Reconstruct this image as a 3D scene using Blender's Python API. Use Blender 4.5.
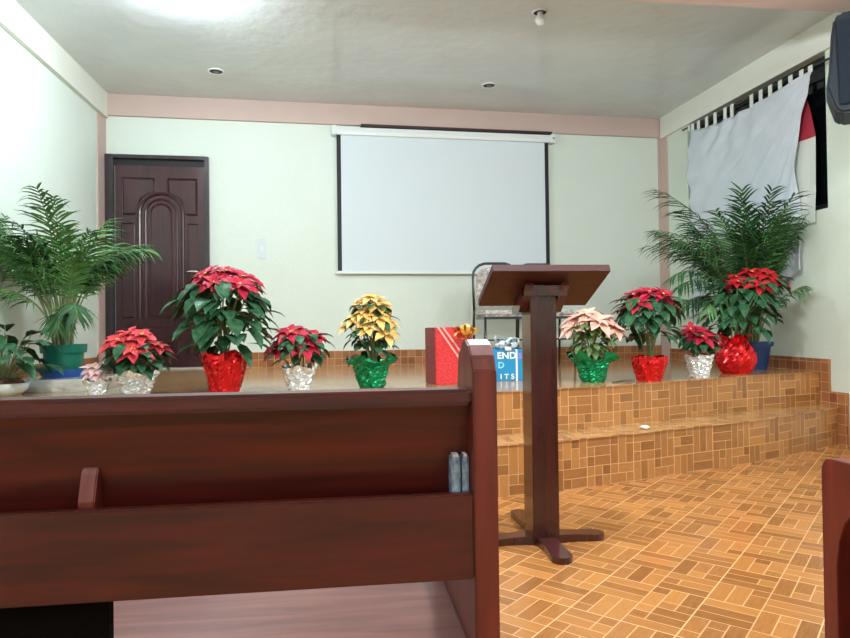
import bpy, bmesh, math, random
from mathutils import Vector, Matrix
from mathutils.geometry import tessellate_polygon

for o in list(bpy.data.objects): bpy.data.objects.remove(o)
scene = bpy.context.scene
COL = scene.collection

# ------------------------------------------------------------------ camera
EYE = 0.905
YAW, PIT, ROL, FPX = 0.1271, 0.0134, -0.0121, 652.2
r0 = Vector((math.cos(YAW), -math.sin(YAW), 0))
fh = Vector((math.sin(YAW), math.cos(YAW), 0))
fwd = fh*math.cos(PIT) + Vector((0, 0, math.sin(PIT)))
up0 = -fh*math.sin(PIT) + Vector((0, 0, math.cos(PIT)))
rgt = r0*math.cos(ROL) + up0*math.sin(ROL)
upv = up0*math.cos(ROL) - r0*math.sin(ROL)
cam = bpy.data.cameras.new('camera'); camo = bpy.data.objects.new('camera', cam); COL.objects.link(camo)
cam.sensor_width = 36; cam.lens = FPX/850*36; cam.clip_start = 0.05
m = Matrix((rgt, upv, -fwd)).transposed().to_4x4(); m.translation = (0, 0, EYE)
camo.matrix_world = m
scene.camera = camo

# ------------------------------------------------------------------ light
w = bpy.data.worlds.new('night'); scene.world = w; w.use_nodes = True
w.node_tree.nodes['Background'].inputs[0].default_value = (0.02, 0.025, 0.04, 1)
w.node_tree.nodes['Background'].inputs[1].default_value = 0.3
scene.view_settings.view_transform = 'Standard'
scene.view_settings.look = 'None'
scene.view_settings.gamma = 1
scene.view_settings.use_curve_mapping = False
scene.view_settings.exposure = 0.32

def area(name, loc, size, power, col, rot=(0, 0, 0)):
    l = bpy.data.lights.new(name, 'AREA'); l.shape = 'DISK'; l.size = size; l.energy = power; l.color = col
    o = bpy.data.objects.new(name, l); COL.objects.link(o); o.location = loc; o.rotation_euler = rot
    return o
def point(name, loc, rad, power, col):
    l = bpy.data.lights.new(name, 'POINT'); l.shadow_soft_size = rad; l.energy = power; l.color = col
    o = bpy.data.objects.new(name, l); COL.objects.link(o); o.location = loc
    return o
COOL = (0.90, 1.0, 0.98)
point('stage_lamp', (-1.03, 4.40, 3.11), 0.05, 66, (0.80, 0.91, 1.0))
point('aisle_lamp', (0.7, 2.3, 2.6), 0.08, 135, (0.96, 0.98, 1.0))
point('aisle_lamp', (2.7, 2.2, 2.6), 0.08, 62, (0.96, 0.98, 1.0))
point('rear_lamp', (-1.0, -1.2, 2.75), 0.08, 60, (1.0, 0.98, 0.96))
point('rear_lamp', (2.3, -1.0, 2.75), 0.08, 60, (1.0, 0.97, 0.95))

# ------------------------------------------------------------------ mesh helpers
class MB:
    def __init__(s): s.v = []; s.f = []; s.mi = []; s.uv = {}
    def face(s, pts, mi=0, uv=None):
        i = len(s.v); s.v += [tuple(p) for p in pts]; s.f.append(tuple(range(i, i+len(pts)))); s.mi.append(mi)
        if uv: s.uv[len(s.f)-1] = uv
    def add(s, vs, fs, mi=0):
        i = len(s.v); s.v += [tuple(p) for p in vs]
        for f in fs: s.f.append(tuple(i+k for k in f)); s.mi.append(mi)
    def box(s, a, b, mi=0, M=None):
        x0, y0, z0 = a; x1, y1, z1 = b
        vs = [Vector(p) for p in ((x0,y0,z0),(x1,y0,z0),(x1,y1,z0),(x0,y1,z0),(x0,y0,z1),(x1,y0,z1),(x1,y1,z1),(x0,y1,z1))]
        if M: vs = [M @ v for v in vs]
        s.add(vs, [(0,3,2,1),(4,5,6,7),(0,1,5,4),(1,2,6,5),(2,3,7,6),(3,0,4,7)], mi)
    def prism(s, poly, fn, t0, t1, mi=0, holes=()):
        # poly: list of 2-D points; fn(a,b,t)->3-D
        loops = [list(poly)] + [list(h) for h in holes]
        tris = tessellate_polygon([[Vector((p[0], p[1], 0)) for p in lp] for lp in loops])
        flat = [p for lp in loops for p in lp]; n = len(flat)
        vs = [fn(p[0], p[1], t0) for p in flat] + [fn(p[0], p[1], t1) for p in flat]
        fs = [tuple(t) for t in tris] + [tuple(n+k for k in reversed(t)) for t in tris]
        k = 0
        for lp in loops:
            L = len(lp)
            for i in range(L):
                a, b = k+i, k+(i+1) % L; fs.append((a, b, n+b, n+a))
            k += L
        s.add(vs, fs, mi)
    def tube(s, pts, r, n=8, mi=0, cap=True):
        pts = [Vector(p) for p in pts]; rs = r if isinstance(r, (list, tuple)) else [r]*len(pts)
        base = len(s.v); prev = None
        for i, p in enumerate(pts):
            t = (pts[min(i+1, len(pts)-1)] - pts[max(i-1, 0)]).normalized()
            if prev is None:
                a = Vector((0, 0, 1)) if abs(t.z) < .9 else Vector((1, 0, 0)); x = t.cross(a).normalized()
            else: x = (prev - t*prev.dot(t)).normalized()
            prev = x; y = t.cross(x)
            for k in range(n):
                an = 2*math.pi*k/n; s.v.append(tuple(p + (x*math.cos(an)+y*math.sin(an))*rs[i]))
        for i in range(len(pts)-1):
            for k in range(n):
                a = base+i*n+k; b = base+i*n+(k+1) % n; s.f.append((a, b, b+n, a+n)); s.mi.append(mi)
        if cap:
            s.f.append(tuple(base+k for k in reversed(range(n)))); s.mi.append(mi)
            s.f.append(tuple(base+(len(pts)-1)*n+k for k in range(n))); s.mi.append(mi)
    def lathe(s, prof, c=(0, 0, 0), n=32, mi=0, jit=None):
        base = len(s.v)
        for i, (r, z) in enumerate(prof):
            for k in range(n):
                an = 2*math.pi*k/n; rr = r; dz = 0
                if jit: rr, dz = jit(i, k, an, r, z)
                s.v.append((c[0]+rr*math.cos(an), c[1]+rr*math.sin(an), c[2]+z+dz))
        for i in range(len(prof)-1):
            for k in range(n):
                a = base+i*n+k; b = base+i*n+(k+1) % n; s.f.append((a, b, b+n, a+n)); s.mi.append(mi)
    def sphere(s, c, r, n=10, m=7, mi=0, sz=1):
        s.lathe([(max(1e-4, r*math.sin(math.pi*i/m)), -r*sz*math.cos(math.pi*i/m)) for i in range(m+1)], c, n, mi)
    def build(s, name, mats, parent=None, smooth=False, bevel=0, wn=False):
        me = bpy.data.meshes.new(name); me.from_pydata(s.v, [], s.f); 
        if not isinstance(mats, (list, tuple)): mats = [mats]
        for mm in mats: me.materials.append(mm)
        me.polygons.foreach_set('material_index', s.mi)
        if s.uv:
            ul = me.uv_layers.new(name='UVMap')
            for fi, uv in s.uv.items():
                for li, q in zip(me.polygons[fi].loop_indices, uv): ul.data[li].uv = q
        if smooth: me.polygons.foreach_set('use_smooth', [True]*len(me.polygons))
        me.validate(); me.update()
        o = bpy.data.objects.new(name, me); COL.objects.link(o)
        if parent: o.parent = parent
        if bevel:
            bm = bmesh.new(); bm.from_mesh(me); bmesh.ops.remove_doubles(bm, verts=bm.verts, dist=1e-5)
            bmesh.ops.recalc_face_normals(bm, faces=bm.faces)
            es = [e for e in bm.edges if len(e.link_faces) == 2 and e.calc_face_angle(0) > 0.6]
            bmesh.ops.bevel(bm, geom=es, offset=bevel, segments=2, affect='EDGES', clamp_overlap=True)
            bm.to_mesh(me); bm.free()
        return o

def tag(o, label, cat, group=None):
    o['label'] = label; o['category'] = cat
    if group: o['group'] = group
    return o
def struct(o, label=None):
    o['kind'] = 'structure'
    if label: o['label'] = label
    return o
def empty(name, loc, rz=0, label=None, cat=None, group=None):
    o = bpy.data.objects.new(name, None); COL.objects.link(o); o.location = loc; o.rotation_euler = (0, 0, rz)
    o.empty_display_size = .1
    if label: tag(o, label, cat, group)
    return o
def lerp(a, b, t): return a+(b-a)*t

# ------------------------------------------------------------------ materials
def newmat(name):
    m = bpy.data.materials.new(name); m.use_nodes = True
    return m, m.node_tree, m.node_tree.nodes['Principled BSDF']
def mat(name, col, rough=.5, metal=0, coat=0, var=0, vscale=8, bump=0, bscale=60, spec=None, col2=None, trans=0, sub=0):
    m, t, b = newmat(name); N = t.nodes.new; L = t.links.new
    b.inputs['Base Color'].default_value = (*col, 1); b.inputs['Roughness'].default_value = rough
    b.inputs['Metallic'].default_value = metal; b.inputs['Coat Weight'].default_value = coat
    b.inputs['Coat Roughness'].default_value = .12
    if spec is not None: b.inputs['Specular IOR Level'].default_value = spec
    if trans: b.inputs['Transmission Weight'].default_value = trans
    tc = N('ShaderNodeTexCoord')
    if var or col2:
        n = N('ShaderNodeTexNoise'); n.inputs['Scale'].default_value = vscale; n.inputs['Detail'].default_value = 4
        L(tc.outputs['Object'], n.inputs['Vector'])
        r = N('ShaderNodeValToRGB'); L(n.outputs['Fac'], r.inputs[0])
        r.color_ramp.elements[0].position = .3; r.color_ramp.elements[1].position = .7
        c2 = col2 or tuple(min(1, c*(1+var)) for c in col)
        r.color_ramp.elements[0].color = (*(tuple(c*(1-var) for c in col)), 1); r.color_ramp.elements[1].color = (*c2, 1)
        L(r.outputs[0], b.inputs['Base Color'])
    if bump:
        n = N('ShaderNodeTexNoise'); n.inputs['Scale'].default_value = bscale; n.inputs['Detail'].default_value = 3
        L(tc.outputs['Object'], n.inputs['Vector'])
        bp = N('ShaderNodeBump'); bp.inputs['Strength'].default_value = bump; bp.inputs['Distance'].default_value = .01
        L(n.outputs['Fac'], bp.inputs['Height']); L(bp.outputs[0], b.inputs['Normal'])
    return m

def wood(name, c1, c2, rough=.28, coat=.5, scale=(2, 22, 22), axis=0):
    m, t, b = newmat(name); N = t.nodes.new; L = t.links.new
    tc = N('ShaderNodeTexCoord'); mp = N('ShaderNodeMapping'); L(tc.outputs['Object'], mp.inputs[0])
    mp.inputs['Scale'].default_value = scale
    n = N('ShaderNodeTexNoise'); n.inputs['Scale'].default_value = 1.6; n.inputs['Detail'].default_value = 8; n.inputs['Distortion'].default_value = .6
    L(mp.outputs[0], n.inputs[0])
    r = N('ShaderNodeValToRGB'); r.color_ramp.elements[0].position = .32; r.color_ramp.elements[1].position = .72
    r.color_ramp.elements[0].color = (*c1, 1); r.color_ramp.elements[1].color = (*c2, 1)
    L(n.outputs['Fac'], r.inputs[0]); L(r.outputs[0], b.inputs['Base Color'])
    b.inputs['Roughness'].default_value = rough; b.inputs['Coat Weight'].default_value = coat; b.inputs['Coat Roughness'].default_value = .15
    bp = N('ShaderNodeBump'); bp.inputs['Strength'].default_value = .08; bp.inputs['Distance'].default_value = .004
    L(n.outputs['Fac'], bp.inputs['Height']); L(bp.outputs[0], b.inputs['Normal'])
    return m

class G:  # tiny node-math helper
    def __init__(s, t): s.t = t
    def m(s, op, a, b=None, c=None):
        n = s.t.nodes.new('ShaderNodeMath'); n.operation = op
        for i, x in enumerate((a, b, c)):
            if x is None: continue
            if isinstance(x, (int, float)): n.inputs[i].default_value = x
            else: s.t.links.new(x, n.inputs[i])
        return n.outputs[0]
    def mix(s, f, a, b): return s.m('ADD', s.m('MULTIPLY', a, s.m('SUBTRACT', 1.0, f)), s.m('MULTIPLY', b, f))
    def vec(s, x, y, z):
        n = s.t.nodes.new('ShaderNodeCombineXYZ')
        for i, v in enumerate((x, y, z)):
            if isinstance(v, (int, float)): n.inputs[i].default_value = v
            else: s.t.links.new(v, n.inputs[i])
        return n.outputs[0]
    def rnd(s, v):
        n = s.t.nodes.new('ShaderNodeTexWhiteNoise'); n.noise_dimensions = '3D'; s.t.links.new(v, n.inputs['Vector']); return n.outputs['Value']

def parquet(name, B=.165, dark=(.235, .090, .022), light=(.55, .235, .068), grout=(.80, .48, .235), rough=.22, gw=.0021):
    m, t, b = newmat(name); g = G(t); L = t.links.new
    uv = t.nodes.new('ShaderNodeUVMap'); uv.uv_map = 'UVMap'
    sp = t.nodes.new('ShaderNodeSeparateXYZ'); L(uv.outputs[0], sp.inputs[0])
    p = g.m('DIVIDE', sp.outputs[0], B); q = g.m('DIVIDE', sp.outputs[1], B)
    i = g.m('FLOOR', p); j = g.m('FLOOR', q); lx = g.m('FRACT', p); ly = g.m('FRACT', q)
    par = g.m('FLOORED_MODULO', g.m('ADD', i, j), 2.0)
    s_ = g.mix(par, lx, ly); t_ = g.mix(par, ly, lx)
    k = g.m('FLOOR', g.m('MULTIPLY', s_, 3.0)); sl = g.m('FRACT', g.m('MULTIPLY', s_, 3.0))
    r1 = g.rnd(g.vec(i, j, k)); r2 = g.rnd(g.vec(i, j, g.m('ADD', k, 7.3)))
    has = g.m('GREATER_THAN', r1, .5)
    thr = g.m('ADD', .33, g.m('MULTIPLY', g.m('GREATER_THAN', r2, .5), .34))
    side = g.m('MULTIPLY', g.m('GREATER_THAN', t_, thr), has)
    r3 = g.rnd(g.vec(g.m('ADD', i, .5), g.m('ADD', j, g.m('MULTIPLY', side, .31)), g.m('ADD', k, 2.1)))
    ds = g.m('MULTIPLY', g.m('MINIMUM', sl, g.m('SUBTRACT', 1.0, sl)), B/3)
    dt = g.m('MULTIPLY', g.m('MINIMUM', t_, g.m('SUBTRACT', 1.0, t_)), B)
    dsp = g.m('ADD', g.m('MULTIPLY', g.m('ABSOLUTE', g.m('SUBTRACT', t_, thr)), B), g.m('MULTIPLY', g.m('SUBTRACT', 1.0, has), 1.0))
    d = g.m('MINIMUM', g.m('MINIMUM', ds, dt), dsp)
    # wide joint between whole tiles
    P2 = g.m('FRACT', g.m('MULTIPLY', p, .5)); Q2 = g.m('FRACT', g.m('MULTIPLY', q, .5))
    dj = g.m('MULTIPLY', g.m('MINIMUM', g.m('MINIMUM', P2, g.m('SUBTRACT', 1.0, P2)), g.m('MINIMUM', Q2, g.m('SUBTRACT', 1.0, Q2))), 2*B)
    mask = g.m('MAXIMUM', g.m('SUBTRACT', 1.0, g.m('SMOOTH_MIN', g.m('DIVIDE', d, gw*1.3), 1.0, .3)), g.m('LESS_THAN', dj, gw*.9))
    mask = g.m('MAXIMUM', mask, 0.0)
    n = t.nodes.new('ShaderNodeTexNoise'); n.inputs['Scale'].default_value = 1; n.inputs['Detail'].default_value = 5
    L(g.vec(g.m('MULTIPLY', s_, 26.0), g.m('MULTIPLY', t_, 3.0), g.m('MULTIPLY', r3, 50.0)), n.inputs[0])
    f = g.m('ADD', g.m('MULTIPLY', r3, .55), g.m('MULTIPLY', n.outputs['Fac'], .5))
    r = t.nodes.new('ShaderNodeValToRGB'); r.color_ramp.elements[0].position = .12; r.color_ramp.elements[1].position = .95
    r.color_ramp.elements[0].color = (*dark, 1); r.color_ramp.elements[1].color = (*light, 1); L(f, r.inputs[0])
    mx = t.nodes.new('ShaderNodeMix'); mx.data_type = 'RGBA'; L(mask, mx.inputs[0]); L(r.outputs[0], mx.inputs[6]); mx.inputs[7].default_value = (*grout, 1)
    L(mx.outputs[2], b.inputs['Base Color']); b.inputs['Roughness'].default_value = rough
    b.inputs['Specular IOR Level'].default_value = .6
    bp = t.nodes.new('ShaderNodeBump'); bp.inputs['Strength'].default_value = .15; bp.inputs['Distance'].default_value = .002
    L(g.m('SUBTRACT', 1.0, mask), bp.inputs['Height']); L(bp.outputs[0], b.inputs['Normal'])
    return m

TILE = parquet('parquet_print_tile')
TILE_R = parquet('parquet_print_tile_riser', dark=(.235, .092, .024), light=(.52, .24, .075), grout=(.76, .46, .225), rough=.3)
TILE_S = parquet('parquet_print_tile_stage', dark=(.33, .16, .06), light=(.62, .36, .16), grout=(.62, .42, .22), rough=.13)
def squares(name, S=.075):
    m, t, b = newmat(name); g = G(t); L = t.links.new
    uv = t.nodes.new('ShaderNodeUVMap'); sp = t.nodes.new('ShaderNodeSeparateXYZ'); L(uv.outputs[0], sp.inputs[0])
    p = g.m('DIVIDE', sp.outputs[0], S); q = g.m('DIVIDE', sp.outputs[1], S)
    fx = g.m('FRACT', p); fy = g.m('FRACT', q)
    d = g.m('MINIMUM', g.m('MINIMUM', fx, g.m('SUBTRACT', 1.0, fx)), g.m('MINIMUM', fy, g.m('SUBTRACT', 1.0, fy)))
    r3 = g.rnd(g.vec(g.m('FLOOR', p), g.m('FLOOR', q), 3.0))
    r = t.nodes.new('ShaderNodeValToRGB'); r.color_ramp.elements[0].color = (.24, .08, .028, 1); r.color_ramp.elements[1].color = (.44, .19, .075, 1); L(r3, r.inputs[0])
    mx = t.nodes.new('ShaderNodeMix'); mx.data_type = 'RGBA'; L(g.m('LESS_THAN', d, .03), mx.inputs[0]); L(r.outputs[0], mx.inputs[6]); mx.inputs[7].default_value = (.6, .36, .2, 1)
    L(mx.outputs[2], b.inputs['Base Color']); b.inputs['Roughness'].default_value = .3
    return m
SKT = squares('skirting_tile')

WALL = mat('painted_plaster_wall', (.70, .79, .72), .55, var=.02, vscale=1.5, bump=.25, bscale=22)
WALLR = mat('painted_plaster_side', (.68, .77, .68), .55, var=.02, vscale=1.5, bump=.25, bscale=22)
CEIL = mat('enamel_ceiling', (.66, .71, .71), .2, var=.04, vscale=2, bump=.5, bscale=9)
PINK = mat('pink_painted_beam', (.56, .43, .385), .6, var=.03, vscale=3, bump=.1, bscale=30)
BEAM = mat('cream_beam', (.74, .77, .69), .6, var=.03, vscale=3, bump=.2, bscale=30)
PEW = wood('pew_varnished_wood', (.032, .003, .0025), (.095, .009, .006), .38, .12)
PEWV = wood('pew_upright_wood', (.09, .010, .006), (.19, .024, .013), .45, .1, scale=(22, 22, 2))
SEATW = wood('pew_seat_wood', (.13, .035, .028), (.24, .085, .07), .36, .3)
LECT = wood('lectern_wood', (.035, .006, .006), (.075, .012, .011), .25, .5, scale=(14, 14, 1.5))
LECTB = wood('lectern_board_wood', (.035, .005, .005), (.07, .010, .008), .5, .05)
DOORM = wood('door_wood', (.016, .003, .006), (.055, .009, .015), .28, .25, scale=(16, 16, 1.2))
FRAMEM = mat('door_frame_paint', (.022, .014, .02), .25, coat=.3)
BLACK = mat('black_matte', (.006, .006, .007), .6)
BLKMET = mat('black_metal', (.015, .015, .017), .35, coat=.3)
SCRW = mat('screen_fabric', (.68, .77, .82), .8)
CASE = mat('white_casing', (.74, .80, .80), .35)
WHITE = mat('white_plastic', (.75, .78, .78), .4)
CHROME = mat('chrome', (.8, .78, .72), .2, metal=1)
CLOTH = mat('pale_blue_cloth', (.62, .69, .76), .9, var=.05, vscale=5)
CLOTHW = mat('white_cloth', (.72, .78, .72), .9)
CLOTHR = mat('red_cloth', (.42, .03, .06), .9)
SILVER = mat('silver_foil', (.84, .91, .97), .2, metal=.6)
REDF = mat('red_foil', (.75, .02, .025), .2, metal=.75)
GREENF = mat('green_foil', (.01, .30, .13), .2, metal=.75)
LEAF = mat('dark_green_leaf', (.022, .080, .040), .42, col2=(.045, .15, .065), var=.25, vscale=30, spec=.28)
LEAF2 = mat('olive_green_leaf', (.06, .13, .04), .45, col2=(.16, .24, .08), var=.3, vscale=25, spec=.28)
PALM = mat('palm_leaf', (.045, .17, .055), .4, col2=(.16, .38, .11), var=.3, vscale=5, spec=.28)
PALMD = mat('palm_leaf_dark', (.014, .065, .022), .4, col2=(.05, .16, .05), var=.3, vscale=6, spec=.28)
STEM = mat('green_stem', (.20, .25, .10), .5)
PALMSTEM = mat('cane_stem', (.32, .38, .24), .5, var=.3, vscale=20)
REDB = mat('red_bract', (.46, .010, .020), .5, col2=(.62, .02, .03), var=.2, vscale=25, spec=.28)
CORALB = mat('coral_bract', (.60, .03, .055), .5, col2=(.78, .08, .09), var=.2, vscale=25, spec=.28)
CRIMB = mat('crimson_bract', (.38, .008, .035), .5, col2=(.56, .025, .06), var=.2, vscale=25, spec=.28)
YELB = mat('yellow_cream_bract', (.80, .42, .04), .5, col2=(.86, .66, .28), var=.1, vscale=9, spec=.28)
PINKB = mat('pale_pink_bract', (.78, .36, .30), .5, col2=(.86, .58, .46), var=.1, vscale=12, spec=.28)
DUSTB = mat('dusty_pink_bract', (.68, .38, .40), .5, col2=(.8, .6, .6), var=.1, vscale=20, spec=.28)
YCEN = mat('yellow_cyathia', (.7, .55, .1), .5)
GPOT = mat('teal_green_plastic', (.004, .19, .13), .4)
BLUEP = mat('blue_plastic', (.01, .09, .38), .35, coat=.3)
NAVY = mat('navy_plastic', (.012, .05, .18), .4)
WPOT = mat('pale_ceramic', (.68, .76, .72), .3)
SOIL = mat('brown_soil', (.11, .045, .03), .9, var=.4, vscale=40, bump=.5)
FOILBOX = mat('silver_wrapping', (.84, .90, .92), .25, metal=.6, bump=1.0, bscale=9)
REDP = mat('red_glitter_paper', (.62, .012, .025), .3, col2=(.85, .06, .07), var=.3, vscale=90, coat=.5)
REDPS = mat('red_paper_side', (.24, .035, .04), .35, var=.25, vscale=40)
GOLD = mat('gold_ribbon', (.88, .58, .16), .28, metal=.5)
RIB = mat('pale_pink_ribbon', (.85, .42, .38), .35)
BLUB = mat('blue_gift_paper', (.01, .28, .58), .35, coat=.4)
BOW = mat('ice_white_ribbon', (.84, .95, .98), .4)
LETT = mat('white_lettering', (.82, .90, .80), .5)
LETT2 = mat('aqua_lettering', (.30, .75, .82), .5)
LETT3 = mat('violet_lettering', (.42, .22, .62), .5)
BOOK = mat('blue_marbled_cover', (.06, .11, .22), .6, col2=(.35, .45, .58), var=.4, vscale=70)
PAGE = mat('book_pages', (.6, .57, .5), .8)
SPK = mat('speaker_plastic', (.004, .009, .016), .5, spec=.25, bump=.1, bscale=150)
FLORAL = mat('floral_upholstery', (.32, .28, .27), .8, col2=(.72, .68, .66), var=.3, vscale=28)
PAPER = mat('crumpled_paper', (.85, .80, .70), .8)
STRAP = mat('brown_strap', (.05, .03, .02), .5)
GLASS = mat('dark_window_glass', (.004, .005, .008), .08)
SHADOWB = mat('shade_black_board', (.003, .002, .002), .8, spec=.05)  # near-black colour stands in for the shade inside the pews

# ------------------------------------------------------------------ room geometry
XL, YB = -2.247, 6.6
BWa, BWb = Vector((XL, 6.6, 0)), Vector((3.543, 6.858, 0))
def back_y(x): return 6.6+(x-XL)*(6.858-6.6)/(3.543-XL)
def right_x(y): return 3.543+(6.858-y)*(3.668-3.543)/(6.858-4.2)
ZC, ZS, ZT = 3.192, .531, .279
YF = -3.5
bdir = (BWb-BWa).normalized(); bang = math.atan2(bdir.y, bdir.x)
rdir = Vector((right_x(0)-3.543, 0-6.858, 0)).normalized(); rang = math.atan2(rdir.y, rdir.x)
# local frames: back wall  a = along wall to the right, n = out into the room
def BW(a, n, z): return BWa + bdir*a + Vector((bdir.y, -bdir.x, 0))*n + Vector((0, 0, z))
rn = Vector((-abs(rdir.y), -abs(rdir.x), 0)).normalized()
if rn.dot(rdir) != 0: rn = (rn - rdir*rn.dot(rdir)).normalized()
def RWy(y, n, z): return Vector((right_x(y), y, z)) + rn*n

def uvquad(mb, pts, uvs): mb.face(pts, 0, uvs)
c45 = math.sqrt(.5)
def fuv(x, y): return ((x*c45+y*c45)+.03, (-x*c45+y*c45)+.06)
mb = MB(); P = [(XL-.1, YF-.1, 0), (right_x(YF)+.1, YF-.1, 0), (3.75, 6.95, 0), (XL-.1, 6.95, 0)]
uvquad(mb, P, [fuv(p[0], p[1]) for p in P]); mb.box((XL-.1, YF-.1, -.1), (3.95, 6.95, -.001))
for fi in range(1, 7): mb.uv[fi] = [(0, 0), (1, 0), (1, 1), (0, 1)]
struct(mb.build('floor', TILE))
mb = MB(); mb.box((XL-.15, YF-.15, ZC), (4.15, 7.1, ZC+.1)); struct(mb.build('ceiling', CEIL))
mb = MB(); mb.box((XL-.12, YF-.1, 0), (XL, 6.75, ZC)); struct(mb.build('wall_left', WALL))
mb = MB(); mb.box((XL, YF-.12, 0), (right_x(YF)+.1, YF, ZC)); struct(mb.build('wall_front', WALL))
mb = MB(); L_ = (BWb-BWa).length
mb.prism([(-.1, 0), (L_+.1, 0), (L_+.1, ZC), (-.1, ZC)], lambda a, b, t: BW(a, t, b), 0, -.12); struct(mb.build('wall_back', WALL))
# right wall with a window opening
WY0, WY1, WZ0, WZ1 = 4.49, 6.32, 1.775, 2.965
mb = MB()
mb.prism([(YF-.1, 0), (6.95, 0), (6.95, ZC), (YF-.1, ZC)], lambda a, b, t: RWy(a, t, b), 0, -.14,
         holes=[[(WY0, WZ0), (WY1, WZ0), (WY1, WZ1), (WY0, WZ1)]])
struct(mb.build('wall_right', WALLR))
# beams and columns
mb = MB(); mb.prism([(0, 2.985), (L_, 2.985), (L_, ZC), (0, ZC)], lambda a, b, t: BW(a, t, b), .0, .035); struct(mb.build('trim_1', PINK), 'pink painted beam along the top of the back wall')
mb = MB(); mb.box((XL, YF, 2.957), (XL+.04, 6.57, ZC)); struct(mb.build('trim_2', BEAM))
mb = MB(); mb.prism([(YF, 2.962), (6.8, 2.962), (6.8, ZC), (YF, ZC)], lambda a, b, t: RWy(a, t, b), 0, .03); struct(mb.build('trim_3', BEAM))
mb = MB(); mb.box((XL, 3.62, 2.957), (3.7, 3.9, ZC)); struct(mb.build('trim_4', PINK), 'pink painted beam crossing the ceiling')
mb = MB(); mb.box((XL, 6.39, ZS), (XL+.012, 6.62, 2.96)); struct(mb.build('trim_5', PINK), 'pink painted column strip left of the door')
mb = MB(); mb.prism([(6.84, ZS), (6.70, ZS), (6.70, 2.99), (6.84, 2.99)], lambda a, b, t: RWy(a, t, b), 0, .015); 
mb.prism([(L_-.03, ZS), (L_, ZS), (L_, 2.99), (L_-.03, 2.99)], lambda a, b, t: BW(a, t, b), 0, .02)
struct(mb.build('trim_6', PINK), 'pink painted column strip in the right corner')

# stage and step (gently curved fronts)
def catmull(P, n=10):
    out = []
    for i in range(len(P)-1):
        p0 = P[max(i-1, 0)]; p1 = P[i]; p2 = P[i+1]; p3 = P[min(i+2, len(P)-1)]
        for k in range(n):
            t = k/n
            out.append(tuple(.5*(2*b+(c-a)*t+(2*a-5*b+4*c-d)*t*t+(3*b-a-3*c+d)*t**3) for a, b, c, d in zip(p0, p1, p2, p3)))
    out.append(tuple(P[-1])); return out
stageC = catmull([(XL, 3.50), (-1.2, 3.52), (0, 3.57), (.88, 3.70), (1.28, 3.80), (1.60, 3.875), (1.95, 4.0), (2.40, 4.18), (2.86, 4.375), (3.2, 4.47), (right_x(4.60), 4.60)])
stepC = catmull([(XL, 3.17), (-1.2, 3.2), (0, 3.28), (.81, 3.395), (1.18, 3.465), (1.44, 3.55), (1.71, 3.625), (2.1, 3.77), (2.6, 3.93), (3.05, 4.13), (right_x(4.43), 4.43)])
def platform(name, C, z0, z1, tmat, lip):
    top = MB(); fr = MB(); s = 0
    for i in range(len(C)-1):
        a, b = C[i], C[i+1]; ya, yb = back_y(a[0])+.02, back_y(b[0])+.02
        fa, fb = (a[0], a[1]-lip), (b[0], b[1]-lip)
        pts = [(*fa, z1), (*fb, z1), (b[0], yb, z1), (a[0], ya, z1)]
        mi = 0
        top.face(pts, 0, [fuv(p[0], p[1]) if z1 > .4 else (p[0], p[1]) for p in pts])
        d = math.dist(a, b)
        lz = z1-.009
        def q(p0, p1, zz0, zz1, m_):
            top.face([(*p0, zz0), (*p1, zz0), (*p1, zz1), (*p0, zz1)], m_, [(s, zz0), (s+d, zz0), (s+d, zz1), (s, zz1)])
        q(fa, fb, lz, z1, 1); 
        top.face([(*fa, lz), (a[0], a[1], lz), (b[0], b[1], lz), (*fb, lz)], 1, [(0, 0)]*4)
        top.face([(a[0], a[1], z0), (b[0], b[1], z0), (b[0], b[1], lz), (a[0], a[1], lz)], 1, [(s, z0-z1), (s+d, z0-z1), (s+d, lz-z1), (s, lz-z1)])
        s += d
    o = top.build(name, [tmat, TILE_R]); struct(o); return o
platform('step', stepC, 0, ZT, TILE_S, .006)
platform('stage', stageC, ZT-.01, ZS, TILE_S, .006)

# skirting
def skirt(name, fn, a0, a1, z0, z1, th=.014):
    mb = MB()
    def quad(P_, U): mb.face(P_, 0, U)
    quad([fn(a0, th, z0), fn(a1, th, z0), fn(a1, th, z1), fn(a0, th, z1)], [(a0, 0), (a1, 0), (a1, z1-z0), (a0, z1-z0)])
    quad([fn(a0, 0, z1), fn(a0, th, z1), fn(a1, th, z1), fn(a1, 0, z1)], [(a0, .02), (a0, .03), (a1, .03), (a1, .02)])
    for a in (a0, a1): quad([fn(a, 0, z0), fn(a, th, z0), fn(a, th, z1), fn(a, 0, z1)], [(.01, 0), (.02, 0), (.02, .1), (.01, .1)])
    o = mb.build(name, SKT); struct(o); return o
skirt('baseboard_back', BW, .965, L_, ZS, ZS+.15)
skirt('baseboard_left', lambda a, n, z: Vector((XL+n, a, z)), 3.52, 6.38, ZS, ZS+.14)
# right skirting steps down along the stage end and the step end
mb = MB()
out = [(6.8, ZS-.01), (4.64, ZS-.01), (4.64, .27), (4.495, .27), (4.47, .27), (4.47, 0), (4.33, 0), (4.33, .39), (4.495, .39), (4.495, ZS+.10), (6.8, ZS+.12)]
tri = tessellate_polygon([[Vector((p[0], p[1], 0)) for p in out]])
for t_ in tri:
    pp = [out[i] for i in t_]; mb.face([RWy(p[0], .014, p[1]) for p in pp], 0, [(p[0], p[1]-ZS+.15) for p in pp])
for i in range(len(out)):
    a, b = out[i], out[(i+1) % len(out)]
    mb.face([RWy(a[0], 0, a[1]), RWy(b[0], 0, b[1]), RWy(b[0], .014, b[1]), RWy(a[0], .014, a[1])], 0, [(.01, .01), (.02, .01), (.02, .02), (.01, .02)])
struct(mb.build('baseboard_right', SKT))

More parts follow.
